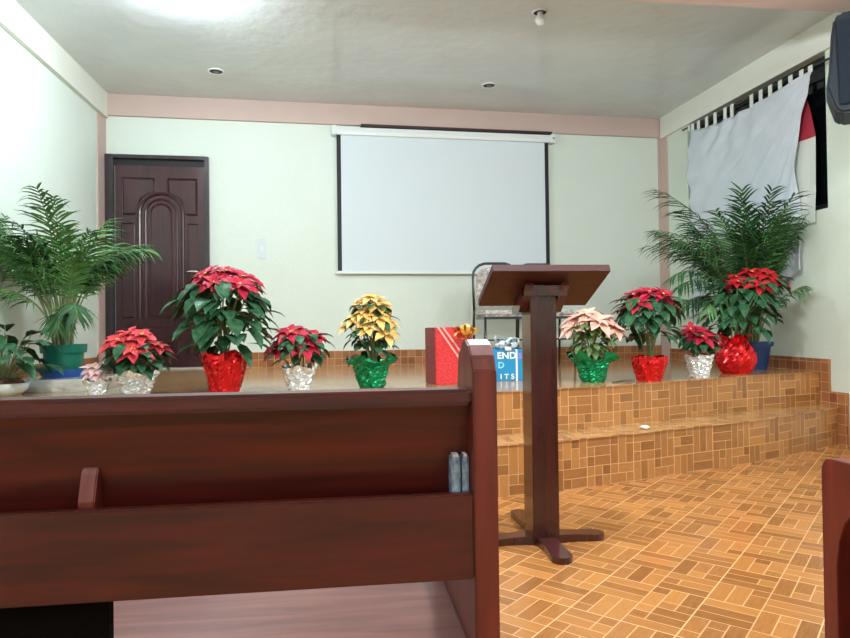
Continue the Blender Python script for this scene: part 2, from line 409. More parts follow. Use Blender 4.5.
# window in the right wall
wr = struct(MB().build('window_1', FRAMEM) if False else empty('window_1', RWy(5.4, 0, 0)))
Minv = Matrix.Translation(-wr.location)
def rb(mb_, y0, y1, n0, n1, z0, z1):
    mb_.prism([(y0, z0), (y1, z0), (y1, z1), (y0, z1)], lambda a, b, t: RWy(a, t, b)-wr.location, n0, n1)
mb = MB()
rb(mb, WY0, WY0+.05, -.06, -.10, WZ0, WZ1); rb(mb, WY1-.05, WY1, -.06, -.10, WZ0, WZ1)
rb(mb, WY0+.05, WY1-.05, -.06, -.10, WZ0, WZ0+.05); rb(mb, WY0+.05, WY1-.05, -.06, -.10, WZ1-.05, WZ1)
rb(mb, 5.38, 5.43, -.06, -.10, WZ0+.05, WZ1-.05)
mb.build('window_frame', BLKMET, wr)
mb = MB(); rb(mb, WY0+.03, WY1-.03, -.085, -.09, WZ0+.03, WZ1-.03); mb.build('glass', GLASS, wr)

# ------------------------------------------------------------------ door
DA = 0.012; DW = .955       # along the back wall
dr = empty('door_1', BW(0, 0, ZS)); dr['kind'] = 'structure'; dr.rotation_euler = (0, 0, bang)
def D(a, b, t): return Vector((a, -t, b))       # door frame local: a along, b up, t out
mb = MB()
ft = 2.609-ZS
mb.box((DA, -.055, 0), (DA+.075, .0, ft)); mb.box((DA+DW-.045, -.05, 0), (DA+DW, 0, ft)); mb.box((DA+.075, -.05, ft-.035), (DA+DW-.045, 0, ft))
mb.build('door_frame', FRAMEM, dr, bevel=.004)
mb = MB(); mb.box((DA+.075, -.006, ft-.10), (DA+DW-.045, -.001, ft-.035)); mb.build('transom_gap', BLACK, dr)
a0, a1 = DA+.085, DA+DW-.05; zt = ft-.10
mb = MB(); mb.box((a0, -.022, .02), (a1, -.001, zt)); mb.build('door_leaf', DOORM, dr, bevel=.002)
ac = (a0+a1)/2+.01
def zz(v): return .063+(362-v)*.0097
mb = MB()
def raised(poly, t0=.022, t1=.034, inset=.022):
    # polygon inset towards its centroid for a bevelled field
    n = len(poly); cx = sum(p[0] for p in poly)/n; cz = sum(p[1] for p in poly)/n
    def off(p):
        d = math.hypot(p[0]-cx, p[1]-cz); k = max(0, (d-inset)/d); return (cx+(p[0]-cx)*k, cz+(p[1]-cz)*k)
    inn = [off(p) for p in poly]
    vs = [D(*p, t0) for p in poly]+[D(*p, t1) for p in inn]
    fs = [(i, (i+1) % n, n+(i+1) % n, n+i) for i in range(n)]
    tr = tessellate_polygon([[Vector((p[0], p[1], 0)) for p in inn]])
    fs += [tuple(n+k for k in t) for t in tr]; mb.add(vs, fs)
    mb.tube([D(*p, t0+.002) for p in poly+[poly[0]]], .006, 6)
def arc(cx, cz, r, a, b, n=12): return [(cx+r*math.cos(math.radians(lerp(a, b, i/n))), cz+r*math.sin(math.radians(lerp(a, b, i/n)))) for i in range(n+1)]
cz = zz(213)
raised([(ac-.105, zz(317)), (ac+.105, zz(317))]+arc(ac, cz, .105, 0, 180))
# arch moulding
ring = arc(ac, cz, .20, 180, 0, 20); 
mb.tube([D(p[0], p[1], .024) for p in [(ac-.20, zz(317))]+ring+[(ac+.20, zz(317))]], .017, 8)
mb.tube([D(p[0], p[1], .024) for p in [(ac-.145, zz(317))]+arc(ac, cz, .145, 180, 0, 20)+[(ac+.145, zz(317))]], .012, 8)
t_, b_ = zz(177), zz(214)
th = math.degrees(math.asin(max(-1, min(1, (b_-cz)/.235))))
ul = [(a0+.065, t_), (a0+.065, b_)]+arc(ac, cz, .235, 180-th, 105, 8)+[(ac-.06, t_)]
ur = [(a1-.065, t_), (a1-.065, b_)]+arc(ac, cz, .235, th, 75, 8)+[(ac+.06, t_)]
raised(ul); raised(ur)
for s in (-1, 1):
    e0 = ac+s*.25; e1 = (a1-.06) if s > 0 else (a0+.06)
    raised([(min(e0, e1), zz(317)), (max(e0, e1), zz(317)), (max(e0, e1), zz(222)), (min(e0, e1), zz(222))], inset=.015)
    raised([(min(e0, e1)-.0, zz(356)), (max(e0, e1), zz(356)), (max(e0, e1), zz(326)), (min(e0, e1), zz(326))], inset=.02)
raised([(ac-.17, zz(356)), (ac+.17, zz(356)), (ac+.17, zz(326)), (ac-.17, zz(326))])
mb.build('door_panelling', DOORM, dr)
hd = MB(); hz = zz(271); hd.lathe([(.026, 0), (.026, .008), (.014, .012), (.012, .045)], (0, 0, 0), 16)
hd.tube([(0, 0, .042), (-.03, .002, .046), (-.075, .004, .044), (-.12, .0, .042)], [.011, .011, .010, .007], 10)
h = hd.build('door_handle', CHROME, dr, smooth=True); h.location = (a1-.05, -.022, hz); h.rotation_euler = (math.pi/2, 0, 0)

# ------------------------------------------------------------------ projector screen
sc = empty('projector_screen', BW(2.28, 0, 1.46), bang, 'white pull-down projector screen with black side borders hanging on the back wall', 'projector screen')
def SX(x): return (Vector((x, back_y(x), 0))-Vector((sc.location.x, sc.location.y, 0))).dot(bdir)
xs0, xs1 = SX(-.035), SX(2.215)
mb = MB(); mb.box((xs0, -.052, .03), (xs1, -.048, 1.42)); mb.build('screen_fabric', SCRW, sc)
for x0, x1 in ((xs0, xs0+.042), (xs1-.042, xs1)):
    mb = MB(); mb.box((x0, -.0535, .03), (x1, -.0525, 1.42)); mb.build('black_border', BLACK, sc)
mb = MB(); mb.box((xs0-.02, -.062, 0), (xs1+.02, -.038, .03)); mb.build('bottom_bar', CASE, sc, bevel=.006)
mb = MB(); e0, e1 = SX(-.085), SX(2.285)
prof = [(-.02, 1.415), (-.085, 1.41), (-.092, 1.44), (-.088, 1.485), (-.06, 1.495), (-.02, 1.495)]
mb.prism(prof, lambda a, b, t: Vector((t, a, b)), e0, e1); mb.build('casing', CASE, sc, bevel=.004)
for x in (e0, e1-.05):
    mb = MB(); mb.box((x, -.098, 1.405), (x+.05, -.0, 1.502)); mb.build('end_bracket', CASE, sc, bevel=.006)
mb = MB(); mb.box((e1-.035, -.1, 1.447), (e1-.012, -.098, 1.457)); mb.build('slot', BLACK, sc)
mb = MB(); mb.tube([(e0+.02, -.03, 1.5), (e0+.02, -.03, 1.535), (e0+.035, -.03, 1.545)], .005, 6); mb.build('hook', CHROME, sc)
mb = MB(); mb.prism([(2.46, 2.958), (4.50, 2.957), (4.50, 2.983), (2.46, 2.984)], lambda a, b, t: BW(a, t, b), .0, .09)
o = mb.build('mounting_batten', mat('dark_batten', (.03, .008, .008), .5)); tag(o, 'long thin dark batten under the pink beam above the projector screen casing', 'batten')

# wall switch
mb = MB(); mb.box((-.042, -.010, -.10), (.042, 0, .10)); o = mb.build('light_switch', mat('pale_switch_plate', (.64, .73, .76), .35), bevel=.003)
o.location = BW((-.783-XL), 0, 1.715); o.rotation_euler = (0, 0, bang); tag(o, 'small pale switch plate on the back wall right of the door', 'light switch')
mb = MB(); mb.box((-.014, -.014, -.025), (.014, -.010, .025)); mb.build('rocker', WHITE, o)

# ------------------------------------------------------------------ ceiling spotlights
def spot(x, y, r, label, bulb):
    e = empty('recessed_spotlight', (x, y, ZC), 0, label, 'ceiling light', 'recessed ceiling spotlights')
    mb = MB(); mb.lathe([(r*.80, -.002), (r*.84, -.010), (r, -.007), (r*1.02, -.0005)], n=28); mb.build('trim_ring', WHITE, e, smooth=True)
    mb = MB(); mb.lathe([(r*.82, -.0035), (r*.5, -.003), (.001, -.0025)], n=24); mb.build('dark_recess', BLACK, e, smooth=True)
    mb = MB()
    if bulb: mb.lathe([(.02, -.004), (.022, -.03), (.034, -.05), (.036, -.07), (.025, -.09), (.001, -.096)], n=16); mb.build('bulb', WHITE, e, smooth=True)
    else: mb.lathe([(r*.38, -.005), (r*.33, -.009), (.001, -.010)], n=16); mb.build('bulb', mat('unlit_bulb', (.12, .13, .13), .3), e, smooth=True)
spot(-1.077, 5.908, .07, 'recessed ceiling spotlight nearest the door, on the left of the ceiling', False)
spot(1.404, 6.006, .07, 'small recessed ceiling spotlight nearest the projector screen', False)
spot(1.455, 4.568, .058, 'recessed ceiling spotlight with a white bulb sticking out, nearest the camera', True)

# ------------------------------------------------------------------ curtain on the right wall
YA, YZ = 6.19, 4.525
def zrod(t): return lerp(2.905, 2.862, t)
def cz_top(t): return zrod(t)-.028 - .085*math.sin(math.pi*min(1, t*1.05))**.8*(1-t*.45)
cur = empty('curtain', RWy(5.4, .05, 0), 0, 'pale blue tab-top curtain sagging across the dark window on the right wall', 'curtain')
co = cur.location.copy()
mb = MB(); nu, nv = 120, 70
def cpt(i, j):
    t = i/nu; s = j/nv
    yend = YZ + .19*min(1, s*2.2)**.7 - .05*max(0, s-.6)
    y = lerp(YA, yend, t)
    ztop = cz_top(t); zbot = lerp(.97, 1.325, t**1.5)
    z = lerp(ztop, zbot, s)
    dy = max(0, y-YZ+.05); dz = max(0, 2.86-z); ds = math.hypot(dy, dz); ang = math.atan2(dy, dz+.02)
    am = .020*min(1, ds/.45)
    f = am*math.sin(ang*20+.8*math.sin(ang*7)) + .010*math.sin(ang*43+1.3)*min(1, ds/.6)
    d2 = math.hypot(y-YA+.1, (z-2.9)); sw = .016*math.sin(d2*26+3*t)*math.exp(-((d2-.6)/.45)**2)
    return RWy(y, .075+f+sw, z)-co
vs = [cpt(i, j) for j in range(nv+1) for i in range(nu+1)]
mb.add(vs, [(j*(nu+1)+i, j*(nu+1)+i+1, (j+1)*(nu+1)+i+1, (j+1)*(nu+1)+i) for j in range(nv) for i in range(nu)])
o = mb.build('cloth_panel', CLOTH, cur, smooth=True); sm = o.modifiers.new('t', 'SOLIDIFY'); sm.thickness = .003
for k, t in enumerate((.012, .05, .11, .19, .27, .36, .42, .58, .65, .72, .79, .86, .93, .985)):
    y = lerp(YA, YZ, t); z0 = cz_top(t); zr = zrod(t)
    wd = .042 if k else .03
    mb = MB(); mb.prism([(y-wd/2, z0-.012), (y+wd/2, z0-.012), (y+wd/2, zr+.012), (y-wd/2, zr+.012)], lambda a, b, tt: RWy(a, tt, b)-co, .074, .080)
    mb.build('tab', CLOTHW, cur)
mb = MB(); mb.tube([RWy(6.30, .065, 2.907), RWy(5.4, .065, 2.885), RWy(4.32, .065, 2.857)], .010, 8)
o = mb.build('curtain_rod', BLKMET); tag(o, 'thin dark curtain rod above the window, holding the pale blue curtain', 'curtain rod')
mb = MB(); nu2, nv2 = 8, 40
def rpt(i, j):
    t = i/nu2; s = j/nv2
    outer = 4.66-.09*min(1, s*3.2)**.8
    return RWy(lerp(4.85, outer, t)+.04*max(0, s-.75), .03+.010*math.sin(t*5+s*2), lerp(2.66, 1.68, s))
vs = [rpt(i, j) for j in range(nv2+1) for i in range(nu2+1)]
for j in range(nv2):
    for i in range(nu2):
        q = [j*(nu2+1)+i, j*(nu2+1)+i+1, (j+1)*(nu2+1)+i+1, (j+1)*(nu2+1)+i]; mb.face([vs[k] for k in q], 0 if j < 13 else 1)
o = mb.build('hanging_cloth', [CLOTHR, CLOTHW]); tag(o, 'narrow red and white cloth hanging in the window beside the pale blue curtain', 'cloth')
sm = o.modifiers.new('t', 'SOLIDIFY'); sm.thickness = .003

# ------------------------------------------------------------------ loudspeaker
sp = empty('loudspeaker', (3.30, 3.75, 2.215), math.radians(-39), 'dark navy plastic loudspeaker mounted high on the right wall', 'speaker')
mb = MB()
side = [(-.145, .03), (-.11, 0), (.11, 0), (.145, .03), (.175, .13), (.19, .18), (.175, .28), (.16, .50), (.145, .60), (.11, .635), (-.11, .635), (-.145, .60), (-.16, .50), (-.175, .28), (-.19, .18), (-.175, .13)]
mb.prism(side, lambda a, b, t: Vector((a, t, b)), -.16, .16); mb.build('cabinet', SPK, sp, bevel=.015)
mb = MB(); mb.prism([(-.12, .05), (.12, .05), (.135, .58), (-.135, .58)], lambda a, b, t: Vector((a, t, b)), -.175, -.16); mb.build('grille', mat('speaker_grille', (.005, .010, .018), .7, spec=.2, bump=.4, bscale=300), sp, bevel=.006)
mb = MB(); mb.lathe([(.03, -.03), (.03, -.012), (.012, -.01), (.012, 0)], (-.02, 0, 0), 14); mb.lathe([(.001, -.03), (.03, -.03)], (-.02, 0, 0), 14); mb.build('mounting_knob', BLKMET, sp)
mb = MB(); mb.tube([(.15, .05, .3), (.36, .20, .3)], .018, 8); mb.build('wall_bracket', BLKMET, sp)

# ------------------------------------------------------------------ pews
def pew_profile(Y0, hi, arm, depth):
    p = [(Y0, 0), (Y0, hi-.05)] + [(Y0+.07+.07*math.cos(math.radians(a)), hi-.075+.075*math.sin(math.radians(a))) for a in (160, 140, 120, 100, 80)]
    p += [(Y0+.13, hi-.03), (Y0+.15, hi-.10), (Y0+.17, hi-.2), (Y0+.20, arm+.06), (Y0+.26, arm+.01), (Y0+.32, arm)]
    Ye = Y0+depth
    p += [(Ye-.05, arm)]+[(Ye-.035+.035*math.cos(math.radians(a)), arm-.035+.035*math.sin(math.radians(a))) for a in (75, 55, 35, 15, 0)]
    p += [(Ye, .0)]
    return p
def pew(name, X0, X1, Y0, label, full=True):
    e = empty(name, ((X0+X1)/2, Y0, 0), 0, label, 'pew', 'wooden church pews'); c = e.location.copy()
    hole = [(Y0+.42, .06), (Y0+.45, .09), (Y0+.45, .30), (Y0+.44, .36), (Y0+.42, .41), (Y0+.38, .455), (Y0+.33, .475), (Y0+.20, .475), (Y0+.12, .46), (Y0+.12, .06)]
    for xa, xb, out in ((X0, X0+.045, -1), (X1-.0405, X1, 1)):
        mb = MB(); 
        holes = [hole] if (out == -1 and not full) else []
        mb.prism(pew_profile(Y0, .885, .56, .5), lambda a, b, t: Vector((t, a, b))-c, xa, xb, holes=holes)
        mb.build('end_panel', PEWV, e, bevel=.007)
    i0, i1 = X0+.045, X1-.0405
    mb = MB(); mb.box((i0, Y0+.006, .776), (i1, Y0+.066, .803)); o = mb.build('top_rail', PEW, e, bevel=.006); o.location = -c
    mb = MB(); mb.prism([(Y0+.030, .78), (Y0+.055, .78), (Y0+.118, .50), (Y0+.093, .50)], lambda a, b, t: Vector((t, a, b)), i0, i1); o = mb.build('back_panel', PEW, e); o.location = -c
    mb = MB(); mb.box((i0, Y0+.004, .492), (i1, Y0+.024, .632)); o = mb.build('book_rack', PEW, e, bevel=.003); o.location = -c
    mb = MB(); mb.box((i0, Y0+.026, .497), (i1, Y0+.085, .512)); o = mb.build('rack_shelf', PEW, e); o.location = -c
    for xd in ([-.41] if full else [(X0+X1)/2]):
        mb = MB(); mb.prism([(Y0+.027, .64), (Y0+.040, .680), (Y0+.046, .689), (Y0+.066, .69), (Y0+.072, .60), (Y0+.06, .51), (Y0+.027, .51)], lambda a, b, t: Vector((t, a, b)), xd, xd+.025)
        o = mb.build('rack_divider', PEWV, e, bevel=.002); o.location = -c
    mb = MB(); mb.box((i0+(0 if full else .012), Y0+.052, .335), (i1, Y0+.46, .365)); o = mb.build('seat', SEATW, e, bevel=.006); o.location = -c
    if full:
        mb = MB(); mb.box((i0, Y0+.03, .02), (-.365, Y0+.05, .487)); o = mb.build('shade_board', SHADOWB, e); o.location = -c  # added board, its black colour stands in for the shade under the rack
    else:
        mb = MB(); mb.box((i0+.002, Y0+.10, .03), (i0+.010, Y0+.475, .49)); o = mb.build('shade_board', SHADOWB, e); o.location = -c  # added board, blackened to stand in for inner shadow behind the end-panel hole
    return e
pew('church_pew', -2.02, .252, 1.05, 'dark red-brown wooden pew across the foreground with a book rack on its back')
pew('church_pew', 1.226, 3.4, 1.05, 'dark wooden pew cut off by the right edge, only its rounded armrest end showing', full=False)

# books in the rack
def book(x, lean, th, label):
    mb = MB(); mb.box((0, 0, 0), (th, .035, .178)); 
    o = mb.build('song_book', BOOK, bevel=.003); o.location = (x, 1.078, .512+.001); o.rotation_euler = (math.radians(0), math.radians(lean), 0)
    tag(o, label, 'book', 'blue books in the pew rack')
    mb = MB(); mb.box((.003, .002, .175), (th-.003, .033, .1792)); mb.build('pages', PAGE, o)
book(.1815, -.8, .0155, 'blue marbled book in the pew rack, left of the pair and slightly leaning')
book(.1985, -.3, .0115, 'blue marbled book in the pew rack, right of the pair, against the pew end')

# ------------------------------------------------------------------ lectern
le = empty('lectern', (.83, 2.68, 0), 0, 'dark reddish wooden lectern on a central column standing in the aisle', 'lectern'); lc = le.location.copy()
mb = MB(); mb.box((.772-.83, 2.61-2.68, .03), (.883-.83, 2.745-2.68, 1.06)); mb.build('column', LECT, le, bevel=.003)
# foot arms: four, rounded tips
def foot(dx, dy, L1, wd):
    mb = MB(); n = 14; d = Vector((dx, dy, 0)); s = Vector((-dy, dx, 0))
    poly = [(0, -wd*.62), (.10, -wd*.45), (.14, -wd*.42), (L1-wd*.5, -wd*.5)]
    poly += [(L1-wd*.5+wd*.5*math.cos(math.radians(a)), wd*.5*math.sin(math.radians(a))) for a in range(-80, 81, 20)]
    poly += [(L1-wd*.5, wd*.5), (.14, wd*.42), (.10, wd*.45), (0, wd*.62)]
    def fn(a, b, t): 
        k = t*(1-.35*a/L1) if t > .01 else t
        return d*a+s*b+Vector((0, 0, k))
    mb.prism(poly, fn, 0.0, .038); mb.build('foot', LECT, le, bevel=.004)
foot(1, 0, .27, .085); foot(-1, 0, .27, .085); foot(0, -1, .285, .085); foot(0, 1, .40, .085)
# sloped board
slope = math.atan2(.985-1.112, .28)
M = Matrix.Translation((0, 2.5-2.68, 1.122)) @ Matrix.Rotation(slope, 4, 'X')
Ln = math.hypot(.28, .127)
mb = MB(); mb.box((.590-.83, 0, 0), (1.075-.83, Ln, .033), M=M); mb.build('reading_board', LECTB, le, bevel=.003)
for xa in (.735, .885):
    mb = MB(); mb.prism([(2.60, 1.02), (2.66, .965), (2.76, .955), (2.77, .985), (2.56, 1.081), (2.555, 1.07)], lambda a, b, t: Vector((t, a, b))-lc, xa, xa+.035)
    mb.build('board_bracket', LECT, le)
mb = MB(); mb.prism([(2.575, 1.03), (2.60, 1.03), (2.60, 1.06), (2.575, 1.072)], lambda a, b, t: Vector((t, a, b))-lc, .735, .92); mb.build('front_cleat', LECT, le)

# ------------------------------------------------------------------ chairs on the stage
def chair(x, y, label):
    e = empty('banquet_chair', (x, y, ZS), 0, label, 'chair', 'chairs on the stage'); e.scale = (1, 1, 1.07)
    w_ = .215
    for s in (-1, 1):
        mb = MB(); mb.tube([(s*(w_-.02), -.20, .43), (s*(w_-.005), -.215, 0)], .012, 8); mb.build('front_leg', BLKMET, e, smooth=True)
        mb = MB(); mb.tube([(s*w_, .19, .50), (s*w_, .21, .42), (s*w_, .24, 0)], .012, 8); mb.build('rear_leg', BLKMET, e, smooth=True)
    mb = MB(); pts = [(-w_, .19, .50), (-w_, .22, .70)]+[(-w_+.13*(1-math.cos(math.radians(a))), .235, .80+.115*math.sin(math.radians(a))) for a in (0, 20, 40, 60, 80, 90)]
    pts += [(-p[0], p[1], p[2]) for p in reversed(pts)]
    mb.tube(pts, .012, 8); mb.build('back_frame', BLKMET, e, smooth=True)
    mb = MB(); poly = [(-w_+.03, .53), (w_-.03, .53), (w_-.03, .78)]+[(w_-.15+.12*math.cos(math.radians(a)), .78+.10*math.sin(math.radians(a))) for a in (30, 60, 90)]+[(-w_+.15-.12*math.cos(math.radians(a)), .78+.10*math.sin(math.radians(a))) for a in (90, 60, 30)]+[(-w_+.03, .78)]
    mb.prism(poly, lambda a, b, t: Vector((a, t+.02*(b-.5), b)), .19, .225); mb.build('backrest', FLORAL, e, bevel=.01)
    mb = MB(); mb.box((-w_+.005, -.22, .435), (w_-.005, .17, .49)); mb.build('seat', FLORAL, e, bevel=.018)
    mb = MB(); mb.box((-w_+.01, -.21, .415), (w_-.01, .16, .434)); mb.build('seat_frame', BLKMET, e)
    mb = MB(); mb.tube([(-w_+.015, -.205, .24), (w_-.015, -.205, .24)], .008, 6); mb.build('stretcher', BLKMET, e)
chair(1.455, 5.85, 'black metal chair with floral upholstery behind the lectern, left one of the pair')
chair(1.90, 5.95, 'black metal chair mostly hidden behind the lectern column, right one of the pair')

# ------------------------------------------------------------------ plants
def leaf(mb, base, dirv, nrm, L, W, droop=.3, fold=.25, mi=0, tip=1.0, nseg=4, shape=None):
    d = dirv.normalized(); s = d.cross(nrm)
    if s.length < 1e-4: s = d.cross(Vector((.3, 1, .2)))
    s.normalize(); n = s.cross(d).normalized()
    sh = shape or [0.12, .75, 1.0, .66, 0.02]
    rows = []; p = Vector(base)
    for i in range(nseg+1):
        t = i/nseg; wv = W*.5*sh[i]
        rows.append((p - s*wv + n*fold*wv, p.copy(), p + s*wv + n*fold*wv))
        d2 = (d + Vector((0, 0, -1))*droop*(t+.2)).normalized(); p = p + d2*(L/nseg); d = d2
        n = s.cross(d).normalized()
    vs = [q for r in rows for q in r]
    fs = []
    for i in range(nseg):
        a = i*3; fs += [(a, a+1, a+4, a+3), (a+1, a+2, a+5, a+4)]
    mb.add(vs, fs, mi)
POINT = [.06, .62, 1.0, .55, .01]

def flower_head(parent, c, axis, R, bm_, rnd, nb=11):
    mb = MB(); axis = axis.normalized()
    u = axis.cross(Vector((.2, .9, .1))).normalized(); v = axis.cross(u)
    for ring, (n, rr, tilt) in enumerate(((6, 1.0, -.05), (nb-5, .68, .35))):
        for k in range(n):
            an = 2*math.pi*(k+.5*ring)/n + rnd.uniform(-.2, .2)
            d = (u*math.cos(an)+v*math.sin(an))+axis*(tilt+rnd.uniform(-.15, .15))
            leaf(mb, c+axis*.004*ring, d, axis, R*rr*rnd.uniform(.85, 1.15), R*rr*.52, droop=rnd.uniform(.05, .35), fold=.3, shape=POINT)
    for q in range(4): mb.sphere(c+axis*.008+u*rnd.uniform(-.012, .012)+v*rnd.uniform(-.012, .012), .005, 6, 4, mi=1)
    mb.build('flower_head', [bm_, YCEN], parent, smooth=False)
    return

def foil(parent, kind, mat_, R, H, rnd, flare=1.35, ruffle=.25, belly=0, name='foil_wrap'):
    mb = MB(); n = 44
    prof = [(.001, .002), (R*.66, 0.0)]
    ns = 12
    for i in range(1, ns+1):
        t = i/ns
        r = R*(.66+.34*t)
        if belly: r = R*(.62+belly*math.sin(math.pi*min(1, t*1.05)))
        if kind == 'ball': r = R*math.sin(math.pi*(.20+.62*t))**.8
        z = H*(.9 if kind == 'ball' else .74)*t
        prof.append((r, z))
    nr = len(prof)
    r_, z_ = prof[-1]
    if kind == 'ball': prof += [(r_*.9, z_+H*.05), (r_*1.05, z_+H*.09), (r_*1.25, z_+H*.13)]
    else: prof += [(r_*(1+(flare-1)*.35), z_+H*.07), (r_*(1+(flare-1)*.8), z_+H*.15), (r_*flare, z_+H*.26)]
    amp = (.10*R if mat_ is SILVER else .055*R) if kind != 'smooth' else .03*R
    ph = rnd.uniform(0, 6)
    noise = {}
    def jit(i, k, an, r, z):
        q = rnd.uniform(-1, 1)*amp*(1 if i > 1 else .2); dz = rnd.uniform(-1, 1)*amp*.35 if i > 1 else 0
        pl = .05*R*math.sin(9*an+ph+z*20) if i > 1 else 0
        if i >= nr:
            f = (i-nr+1)/3; pl += ruffle*R*f*math.sin(7*an+ph)*.6; dz += ruffle*R*f*math.sin(5*an+2*ph)*.8+rnd.uniform(-1, 1)*amp*.6
        return r+q+pl, dz
    mb.lathe(prof, n=n, jit=jit)
    o = mb.build(name, mat_, parent); return o

def poinsettia(name, loc, H, spread, bract, wrapmat, wrapR, wrapH, heads, label, seed, leafm=LEAF, leafn=60, off=(0, 0), kind='crumple', flare=1.35,
               headR=.10, leafL=.11, ruffle=.25, top_flat=.6, lowleaf=.35, belly=0, foliage_r=None, cat='potted plant', tiers=1):
    rnd = random.Random(seed)
    e = empty(name, loc, 0, label, cat, 'potted poinsettias on the stage')
    foil(e, kind, wrapmat, wrapR, wrapH, rnd, flare, ruffle, belly)
    mb = MB(); mb.lathe([(.001, wrapH*.66), (wrapR*.78, wrapH*.66), (wrapR*.58, .012), (.001, .012)], n=20); mb.build('pot', SOIL, e)
    R = spread/2; fr = foliage_r or R*.92
    cx, cy = off
    hs = []
    for k in range(heads):
        # sunflower distribution over the crown
        t = (k+.5)/heads; r = R*.78*math.sqrt(t); an = k*2.399+seed
        zt = H - headR*.35 - (r/R)**2*(H-wrapH)*(1-top_flat)*.9 + rnd.uniform(-.02, .015)
        hs.append(Vector((cx+r*math.cos(an), cy+r*math.sin(an)*.85, zt)))
    stems = MB()
    for p in hs:
        b = Vector((rnd.uniform(-.3, .3)*wrapR, rnd.uniform(-.3, .3)*wrapR, wrapH*.6))
        mid = b.lerp(p, .5)+Vector(((b.x-p.x)*.18, (b.y-p.y)*.18, 0)); stems.tube([b, mid, p-Vector((0, 0, .005))], [.006, .005, .004], 5)
    stems.build('stems', STEM, e)
    fo = MB(); zmid = lerp(wrapH, H, lowleaf)
    for k in range(leafn):
        t = rnd.random()**.8; p = rnd.choice(hs); an = rnd.uniform(0, 2*math.pi)
        zl = lerp(zmid, H-headR*.7, rnd.random()**.7)
        rr = fr*(.25+.5*rnd.random())*math.sqrt(max(.15, 1-((zl-zmid)/(H-zmid+.01)-.35)**2*1.1))
        base = Vector((cx*(zl-wrapH)/(H-wrapH)+rr*math.cos(an), cy+rr*math.sin(an)*.9, zl))
        d = Vector((math.cos(an), math.sin(an), rnd.uniform(-.75, .25)))
        leaf(fo, base, d, Vector((0, 0, 1)), leafL*rnd.uniform(.75, 1.2), leafL*.55*rnd.uniform(.8, 1.15), droop=rnd.uniform(.2, .6), fold=.22, shape=[.1, .85, 1, .6, .01])
    fo.build('foliage', leafm, e, smooth=False)
    for p in hs:
        ax = Vector(((p.x-cx)/R*.7, (p.y-cy)/R*.7-.25, 1)); flower_head(e, p, ax, headR*rnd.uniform(.85, 1.1), bract, rnd)
        for _ in range(0):
            pass
    return e

poinsettia('poinsettia', (-1.20, 4.02, ZS), .40, .42, CORALB, SILVER, .105, .135, 8, 'coral red poinsettia in silver foil in front of the door, beside the big palm', 3, headR=.125, leafn=70, leafL=.115, flare=1.2, top_flat=.35, ruffle=.15, lowleaf=0)
poinsettia('poinsettia', (-.70, 4.05, ZS), .765, .52, CRIMB, REDF, .125, .24, 9, 'tallest red poinsettia, in a crumpled red foil wrap, just right of the door', 5, headR=.125, leafn=130, leafL=.17, kind='smooth', flare=1.06, ruffle=.14, top_flat=.7, lowleaf=.08, foliage_r=.30)
poinsettia('poinsettia', (-.262, 4.03, ZS), .43, .40, CRIMB, SILVER, .09, .15, 7, 'short crimson poinsettia in crinkled silver foil below the left edge of the screen', 8, headR=.125, leafn=50, leafL=.11, flare=1.2, top_flat=.1, lowleaf=.15, ruffle=.15)
poinsettia('poinsettia', (.185, 4.17, ZS), .60, .37, YELB, GREENF, .115, .19, 17, 'yellow and cream poinsettia in green foil below the projector screen', 11, headR=.108, leafn=100, leafL=.095, flare=1.4, top_flat=.1, lowleaf=.0, ruffle=.22)
poinsettia('poinsettia', (1.655, 4.17, ZS), .50, .40, PINKB, GREENF, .11, .18, 8, 'pale pink poinsettia in green foil just right of the lectern', 14, leafm=LEAF2, headR=.13, leafn=110, leafL=.085, flare=1.45, top_flat=.5, lowleaf=-.1, ruffle=.3)
poinsettia('poinsettia', (2.05, 4.17, ZS), .65, .45, CRIMB, REDF, .115, .165, 8, 'tall red poinsettia in a plain red wrapped pot, right of the pale pink one', 17, headR=.12, leafn=80, leafL=.15, kind='smooth', flare=1.0, ruffle=.05, top_flat=.6, lowleaf=.25)
poinsettia('poinsettia', (2.50, 4.33, ZS), .39, .34, CRIMB, SILVER, .085, .16, 6, 'small red poinsettia in silver foil on the right, beside the round red foil ball', 20, headR=.12, leafn=55, leafL=.11, flare=1.1, top_flat=.35, lowleaf=.15, ruffle=.12)
poinsettia('poinsettia', (2.95, 4.60, ZS), .82, .56, REDB, REDF, .14, .27, 9, 'large bright red poinsettia in a round red foil ball in front of the right palm', 23, headR=.125, leafn=150, leafL=.14, kind='ball', flare=.9, ruffle=.2, top_flat=.62, lowleaf=.08, off=(.15, 0), foliage_r=.33)
poinsettia('poinsettia', (-1.40, 3.97, ZS), .215, .15, DUSTB, SILVER, .062, .10, 4, 'small dusty pink flowers in silver foil squeezed beside the palm on its foil box', 29, headR=.078, leafn=4, leafL=.04, flare=1.2, top_flat=.4)

